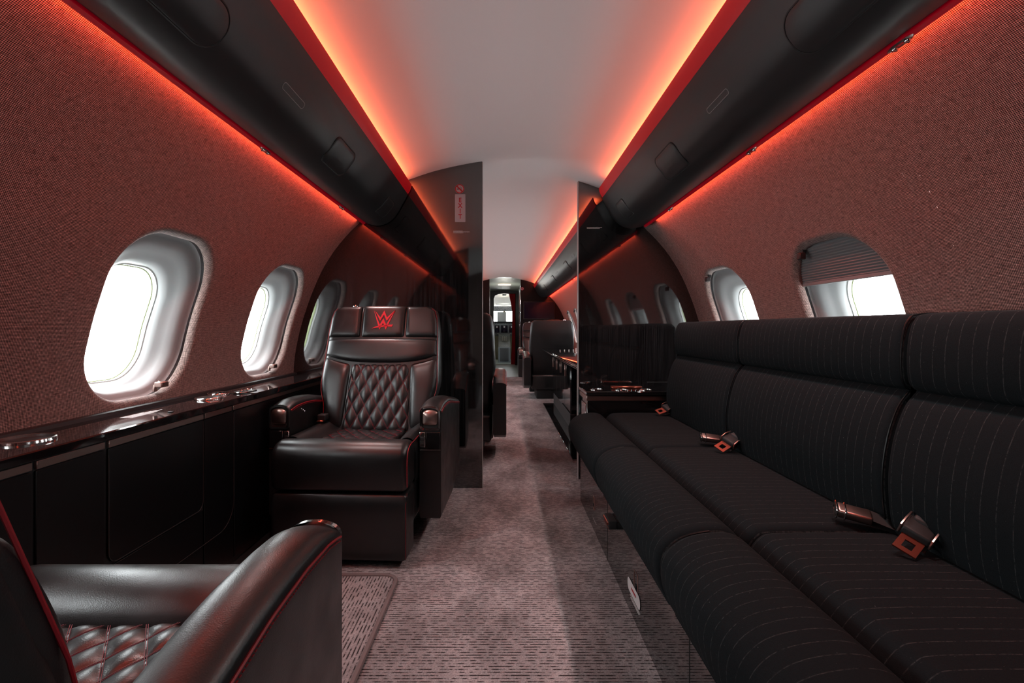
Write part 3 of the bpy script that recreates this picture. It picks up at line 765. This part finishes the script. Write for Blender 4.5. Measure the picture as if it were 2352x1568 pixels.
# ------------------------------------------------------------------ sofa
sofa = thing('sofa', 'long three-seat sofa in black pinstripe cloth along the right wall', 'sofa')
def endsweep(sec, ya, yb, rr, n=6, ny=2):
    c = np.mean(np.array(sec), axis=0); mb = MB(); P = []
    T = [(ya+rr*(1-math.cos(a)), rr*(1-math.sin(a))) for a in np.linspace(0, PI/2, n)]
    T = T+[(ya+yb-y, d) for y, d in T[::-1]]
    # inward normals of the section
    A = np.array(sec); t = np.roll(A, -1, 0)-np.roll(A, 1, 0); nn = np.stack([-t[:, 1], t[:, 0]], 1); nn /= np.maximum(1e-6, np.hypot(nn[:, 0], nn[:, 1]))[:, None]
    if ((c-A)*nn).sum() < 0: nn = -nn
    for y, d in T: P.append([(p[0]+m_[0]*d, y, p[1]+m_[1]*d) for p, m_ in zip(A, nn)])
    mb.grid(P, cv=True); mb.ngon(P[0]); mb.ngon(P[-1]); return mb
seat_sec = crm([(.97, .33), (.97, .44), (.94, .458), (.85, .464), (.72, .466), (.60, .464), (.572, .456), (.554, .438), (.546, .426), (.538, .438), (.520, .456), (.49, .466), (.44, .464), (.39, .450), (.355, .420),
                (.342, .38), (.350, .33), (.372, .288), (.40, .272), (.60, .272), (.97, .28)], 4)[:-1]
back_sec = crm([(.905, .42), (.880, .46), (.868, .52), (.866, .60), (.878, .68), (.900, .745), (.922, .778), (.932, .787)], 4)[:-1]+crm([(.932, .787), (.918, .797), (.910, .82), (.908, .87), (.914, .92), (.926, .952), (.950, .965), (1.05, .968), (1.150, .966)], 4)+[(1.178, .94), (1.19, .8), (1.19, .42)]
SY = (.20, 1.09, 1.86, 2.62)
for k in range(3):
    a, b = SY[k]+.002, SY[k+1]-.002
    sc_ = endsweep(seat_sec, a, b, .022).build('seat_cushion', M['pin'], sofa, sharp=50)
    bc = endsweep(back_sec, a+(0 if k else .0), b-(.0 if k < 2 else .05), .020 if k < 2 else .035).build('back_cushion', M['pin'], sofa, sharp=50)
    if k < 2:
        cs = [p for p in seat_sec if p[0] < .455 and p[1] > .285]
        MB().tube([(p[0]+.006, b-.004, p[1]-.003) for p in cs], .0024, 6).build('piping', M['satin'], sc_)
        MB().tube([(p[0]+.002, b+.002+.004, p[1]-.001) for p in back_sec[:-3] if p[1] > .47 and p[0] < 1.0], .0022, 6).build('piping', M['satin'], bc)
pln = MB().rbox(.400, .95, SY[0], 2.545, .0, .275, .002).build('plinth', M['plinth'], sofa, sharp=20)
PX = .3995
for y in (1.88, 1.05): MB().box(PX-.0003, PX+.002, y-.0012, y+.0012, .004, .272).build('door_gap', M['groove'], pln)
def latch(y, s=1.0):
    o = MB().tube([(PX, y+p, .128+q) for p, q in rrect(.020*s, .036*s, .002, 2)], .0014, 4, True).build('flush_latch', M['bronze'], pln)
    MB().rbox(PX-.003, PX+.001, y-.006*s, y+.008*s, .112, .126, .001).build('latch_key', M['black'], o)
latch(1.475); latch(2.16, .8)
MB().tube([(PX, 2.10, .052), (PX, 2.18, .052)], .0012, 4).build('latch_slot', M['rim'], pln)
bd = MB().grid([[(PX-.0012, 1.497+p*k, .088+q*k) for p, q in rrect(.072, .021, .020, 8)] for k in (1, .5, .1)], cv=True).build('floor_path_badge', M['white'], pln)
bd['label'] = 'white oval badge with a red bar'
MB().box(PX-.0018, PX-.0010, 1.472, 1.522, .085, .092).build('red_bar', M['signred'], bd)
MB().box(PX-.001, PX, 1.43, 1.54, .058, .0605).box(PX-.001, PX, 1.44, 1.535, .051, .0535).build('printed_line', M['white'], pln)
hn = MB().rbox(PX-.030, PX+.002, 1.725, 1.805, .190, .222, .004).build('pull_handle', M['black'], pln)
MB().tube([(PX-.030, 1.728, .212), (PX-.030, 1.802, .212)], .005, 8).tube([(PX-.027, 1.728, .196), (PX-.027, 1.802, .196)], .004, 8).build('handle_bar', M['copper'], hn)

# seat belts lying on the sofa
A = math.radians
def belt_tongue(x, y, ang, label, z=.4685):
    r = thing('seat_belt_tongue', label, 'seat belt', (x, y, z+.016), ang, 'sofa seat belt tongues')
    r.rotation_euler = (Matrix.Rotation(A(27), 3, 'X') @ Matrix.Rotation(ang, 3, 'Z')).to_euler()
    def tr(mb, rot): return mb.xf(Matrix.Rotation(rot, 4, 'Y'))
    mb = MB().rbox(-.020, .034, -.026, .026, .012, .034, .006); mb.rbox(.016, .050, -.020, .020, .018, .040, .008)
    mb.build('adjuster', M['black'], r)
    MB().tube([(-.018, -.027, .013), (-.018, -.027, .034), (.0, -.027, .041), (.034, -.027, .036)], .0025, 5).tube([(-.018, .027, .013), (-.018, .027, .034), (.0, .027, .041), (.034, .027, .036)], .0025, 5).lathe([(.004, -.029), (.004, .029)], (.048, 0, .038), 'y', 8).build('adjuster_frame', M['bronze'], r)
    mb = MB(); o = [(-.066, -.020), (-.018, -.020), (-.018, .020), (-.066, .020)]; i_ = [(-.055, -.009), (-.034, -.009), (-.034, .009), (-.055, .009)]
    zz = lambda x_: .010+(x_+.066)*.12
    mb.grid([[(a, b, zz(a)+.003) for a, b in o], [(a, b, zz(a)+.003) for a, b in i_], [(a, b, zz(a)) for a, b in i_], [(a, b, zz(a)) for a, b in o]], cu=True, cv=True)
    mb.build('tongue_plate', M['copper'], r, sharp=20)
    P = [[(x_, w, z_) for w in (-.022, .022)] for x_, z_ in ((.0, .012), (.04, .016), (.085, .010), (.13, .004))]
    P2 = [[(x_, w, z_+.004) for w in (-.022, .022)] for x_, z_ in ((.0, .012), (.04, .016), (.085, .010), (.13, .004))]
    MB().grid(P).grid(P2).build('webbing', M['web'], r)
    MB().rbox(-.030, .05, -.026, -.010, .0005, .006, .001).build('loose_end', M['web'], r)
def belt_buckle(x, y, ang, label, z=.4685):
    r = thing('seat_belt_buckle', label, 'seat belt', (x, y, z+.013), ang, 'sofa seat belt buckles')
    r.rotation_euler = (Matrix.Rotation(A(18), 3, 'X') @ Matrix.Rotation(ang, 3, 'Z')).to_euler()
    MB().rbox(-.018, .052, -.020, .020, .003, .024, .006).build('housing', M['bronze'], r)
    MB().tube([(-.019, p, .0135+q) for p, q in rrect(.021, .0115, .004, 3)], .0024, 5, True).tube([(-.002, p, .0135+q) for p, q in rrect(.021, .0115, .004, 3)], .002, 5, True).build('mouth_rim', M['chrome'], r)
    MB().rbox(-.0195, -.016, -.016, .016, .006, .021, .001).build('mouth', M['groove'], r)
    MB().grid([[(a, w, c) for w in (-.021, .021)] for a, c in ((.05, .020), (.09, .012), (.15, .004))]).grid([[(a, w, c) for w in (-.021, .021)] for a, c in ((.05, .004), (.09, .003), (.15, .001))]).build('webbing', M['web'], r)
belt_tongue(.850, .990, A(34), 'seat belt tongue with copper plate, nearest one on the sofa')
belt_tongue(.845, 1.79, A(30), 'seat belt tongue beside the seam of the far two sofa cushions')
belt_tongue(.865, 2.53, A(20), 'seat belt tongue at the far end of the sofa')
belt_buckle(.800, 1.125, A(-28), 'seat belt buckle nearest to us, beside the copper tongue')
belt_buckle(.795, 1.885, A(-15), 'farther seat belt buckle, in the middle of the sofa')

# ------------------------------------------------------------------ cabinet between sofa and bulkhead
ec = thing('end_cabinet', 'low glossy black cabinet between sofa and right bulkhead', 'cabinet')
MB().rbox(.458, 1.20, 2.66, YR-.002, .0, .54, .003).build('body', M['gloss'], ec)
MB().rbox(.447, 1.22, 2.50+.13, YR-.002, .556, .578, .003).build('worktop', M['gloss'], ec)
MB().rbox(.452, 1.21, 2.645, YR-.002, .524, .552, .002).build('drawer_rail', M['bronze'], ec)
MB().rbox(.4545, .458, 2.70, 2.86, .10, .50, .001).build('side_door', M['plinth'], ec)
MB().rbox(.62, .80, 2.76, 2.80, .578, .592, .003).build('tray', M['copper'], ec)
for x, y, r in ((.52, 2.72, .035), (.66, 2.70, .036), (.80, 2.70, .036)):
    o = MB().lathe([(r, 0), (r, .003), (r*.93, .004), (r*.93, .001)], (x, y, .578), n=24).build('cup_ring', M['chrome'], ec)
for k in range(8):
    MB().lathe([(.0045, 0), (.0045, .005), (.002, .007)], (.64+.024*k, 2.665+.006*(k % 2), .578), n=10).build('control_knob', M['chrome'], ec)
MB().box(.93, 1.10, 2.70, 2.712, .5785, .579).build('printed_notice', M['white'], ec)

# ------------------------------------------------------------------ forward zone
cr = thing('credenza', 'long black credenza with bronze edged top beyond the right bulkhead', 'credenza')
MB().rbox(.60, 1.20, 4.30, 5.85, .14, .66, .003).build('body', M['gloss'], cr)
MB().rbox(.46, 1.225, 3.05, 5.85, .662, .690, .006).build('worktop', M['gloss'], cr)
MB().rbox(.457, .463, 3.06, 5.84, .668, .680, .001).build('edge_strip', M['chrome'], cr)
MB().rbox(.60, 1.19, 4.35, 5.80, .0, .14, .002).build('toe_kick', M['black'], cr)
for k in range(4):
    a = 4.32+k*.38; d = MB().rbox(.596, .601, a, a+.37, .16, .64, .002).build('door', M['gloss'], cr)
    MB().rbox(.588, .597, a+.33, a+.342, .46, .58, .002).build('handle', M['bronze'], d)
MB().lathe([(.022, 0), (.022, .66)], (.487, 3.09, 0), n=16).build('leg', M['gloss'], cr)
MB().rbox(.47, 1.2, 3.3, 5.8, .0, .012, .001).build('floor_plate', M['plinth'], cr)
for k in range(6): MB().lathe([(.006, 0), (.006, .006)], (.62+.05*k, 5.3, .69), n=8).build('stud', M['chrome'], cr)
tv = thing('monitor', 'flat dark monitor on the right forward bulkhead', 'monitor', (.66, 8.998, 1.285))
MB().rbox(-.30, .30, -.04, 0, -.17, .17, .006).build('housing', M['black'], tv)
MB().box(-.285, .285, -.042, -.040, -.155, .155).build('screen', M['screen'], tv)
# vestibule
vl = tag(MB().rbox(-.14, .14, 10.2, 10.3, 1.885, 1.900, .006).build('ceiling_lamp', M['lamp']), 'oblong lit ceiling lamp in the vestibule', 'lamp')
for nm, loc, e in (('vestibule_light', (0, 10.25, 1.50), 9), ('cockpit_fill', (0, 12.8, 1.70), 3)):  # the cockpit light is fill added to brighten the cream liner
    l = bpy.data.lights.new(nm, 'POINT'); l.energy = e; l.shadow_soft_size = .06; l.color = (1, .96, .86); put(bpy.data.objects.new(nm, l)).location = loc
cu_ = MB(); P = []
for k in range(30):
    a = k/29; P.append([(l+(.275-l)*a, 11.9+.015*math.sin(k*1.25), z) for l, z in ((.115, 1.82), (.15, 1.65), (.195, 1.4), (.20, .9), (.185, .4), (.165, .03))])
cu_.grid(P); tag(cu_.build('curtain', M['curtain'], sharp=0), 'dark red curtain gathered at the cockpit doorway', 'curtain')
fr = thing('galley_panel', 'dark galley panel with chrome handle on the right of the vestibule', 'panel', (.35, 9.1, 0))
MB().rbox(-.02, .05, 0, 1.4, 0, 1.88, .004).build('front', M['gloss'], fr)
for y in (.02, .7, 1.38): MB().rbox(-.026, -.02, y-.006, y+.006, .05, 1.85, .001).build('edge_strip', M['chrome'], fr)
MB().rbox(-.05, -.02, .5, .54, .98, 1.02, .004).build('latch', M['chrome'], fr)
fl = thing('galley_panel', 'dark galley panel with chrome edges on the left of the vestibule', 'panel', (-.35, 9.1, 0))
MB().rbox(-.05, .02, 0, 1.4, 0, 1.88, .004).build('front', M['gloss'], fl)
for y in (.02, .7, 1.38): MB().rbox(.02, .026, y-.006, y+.006, .05, 1.85, .001).build('edge_strip', M['rim'], fl)
# cockpit
cp = thing('flight_deck', 'cockpit instrument panels and centre pedestal at the far end', 'instrument panel')
oh = MB().rbox(-.34, .34, 13.0, 13.06, 1.42, 1.56, .01).build('overhead_panel', M['instr'], cp)
mb = MB(); rnd = random.Random(5)
for r in range(5):
    for k in range(26):
        x = -.32+.025*k; z = 1.435+.026*r
        if rnd.random() < .8: mb.rbox(x, x+.012, 12.985, 13.0, z, z+.012, .002, 1)
o = mb.build('overhead_switches', M['rim'], oh); o['kind'] = 'stuff'
MB().rbox(-.22, .22, 12.95, 13.02, 1.60, 1.64, .01).build('overhead_vent', M['seal'], cp)
MB().lathe([(.05, 0), (.06, -.03), (.03, -.05)], (0, 12.6, 1.86), n=16).build('dome_lamp', M['seal'], cp)
MB().rbox(-.20, .06, 13.5, 13.53, 1.14, 1.42, .01).build('sun_visor', M['seal'], cp)
gl = MB().rbox(-.85, .85, 13.75, 14.15, 1.10, 1.15, .02).build('glareshield', M['black'], cp)
ip = MB().rbox(-.85, .85, 13.80, 13.86, .72, 1.10, .01).build('main_panel', M['instr'], cp)
for k in range(5): MB().rbox(-.58+.24*k, -.38+.24*k, 13.785, 13.80, .82, 1.04, .006).build('display', M['screen'], ip)
mb = MB()
for k in range(40): x = rnd.uniform(-.6, .6); z = rnd.choice([.745, .765, .785, 1.065, 1.08]); mb.rbox(x, x+.02, 13.785, 13.80, z, z+.012, .002, 1)
mb.build('panel_buttons', M['white'], ip)['kind'] = 'stuff'
pd = MB().add([(-.17, 12.95, .0), (.17, 12.95, .0), (.17, 12.95, .42), (-.17, 12.95, .42), (-.17, 13.75, .80), (.17, 13.75, .80), (-.17, 13.75, 0), (.17, 13.75, 0)],
              [(0, 1, 2, 3), (3, 2, 5, 4), (0, 3, 4, 6), (1, 7, 5, 2)]).build('centre_pedestal', M['instr'], cp, sharp=10)
mb = MB()
for k in range(12):
    for q in range(9):
        x = -.15+.034*q; t = .05+.075*k; y = 12.95+.8*t; z = .42+.38*t; mb.rbox(x, x+(.010, .018)[(k+q) % 2], y-.008, y, z+.002, z+.010, .002, 1)
mb.build('pedestal_switches', M['white'], pd)['kind'] = 'stuff'
for x in (-.05, .0, .05): MB().rbox(x-.012, x+.012, 13.3, 13.33, .58, .72, .006).build('thrust_lever', M['white'], pd)
MB().rbox(-.12, .12, 12.9, 12.95, .04, .40, .01).build('pedestal_end', M['black'], cp)
for s in (-1, 1):
    st = thing('pilot_seat', '%s dark pilot seat in the cockpit' % ('left' if s < 0 else 'right'), 'seat', (s*.48, 12.9, 0))
    MB().rbox(-.22, .22, 0, .45, .35, .47, .04).build('seat_cushion', M['black'], st)
    MB().rbox(-.22, .22, -.1, .0, .42, 1.12, .04).build('backrest', M['black'], st)
    MB().rbox(-.12, .12, .1, .35, 0, .36, .02).build('pedestal', M['black'], st)

# ------------------------------------------------------------------ floor mat under the near seat
mt = thing('floor_mat', 'grey carpet mat with bound edge between the two club seats', 'mat')
mb = MB(); o = [(-.70+x, 1.30+y) for x, y in rrect(.29, .455, .05, 8)]
mb.prism(o, 'z', .001, .008); mb.build('carpet', M['mat'], mt, sharp=40)
MB().tube([(x, y, .007) for x, y in o], .0085, 8, True).build('binding', M['bind'], mt)
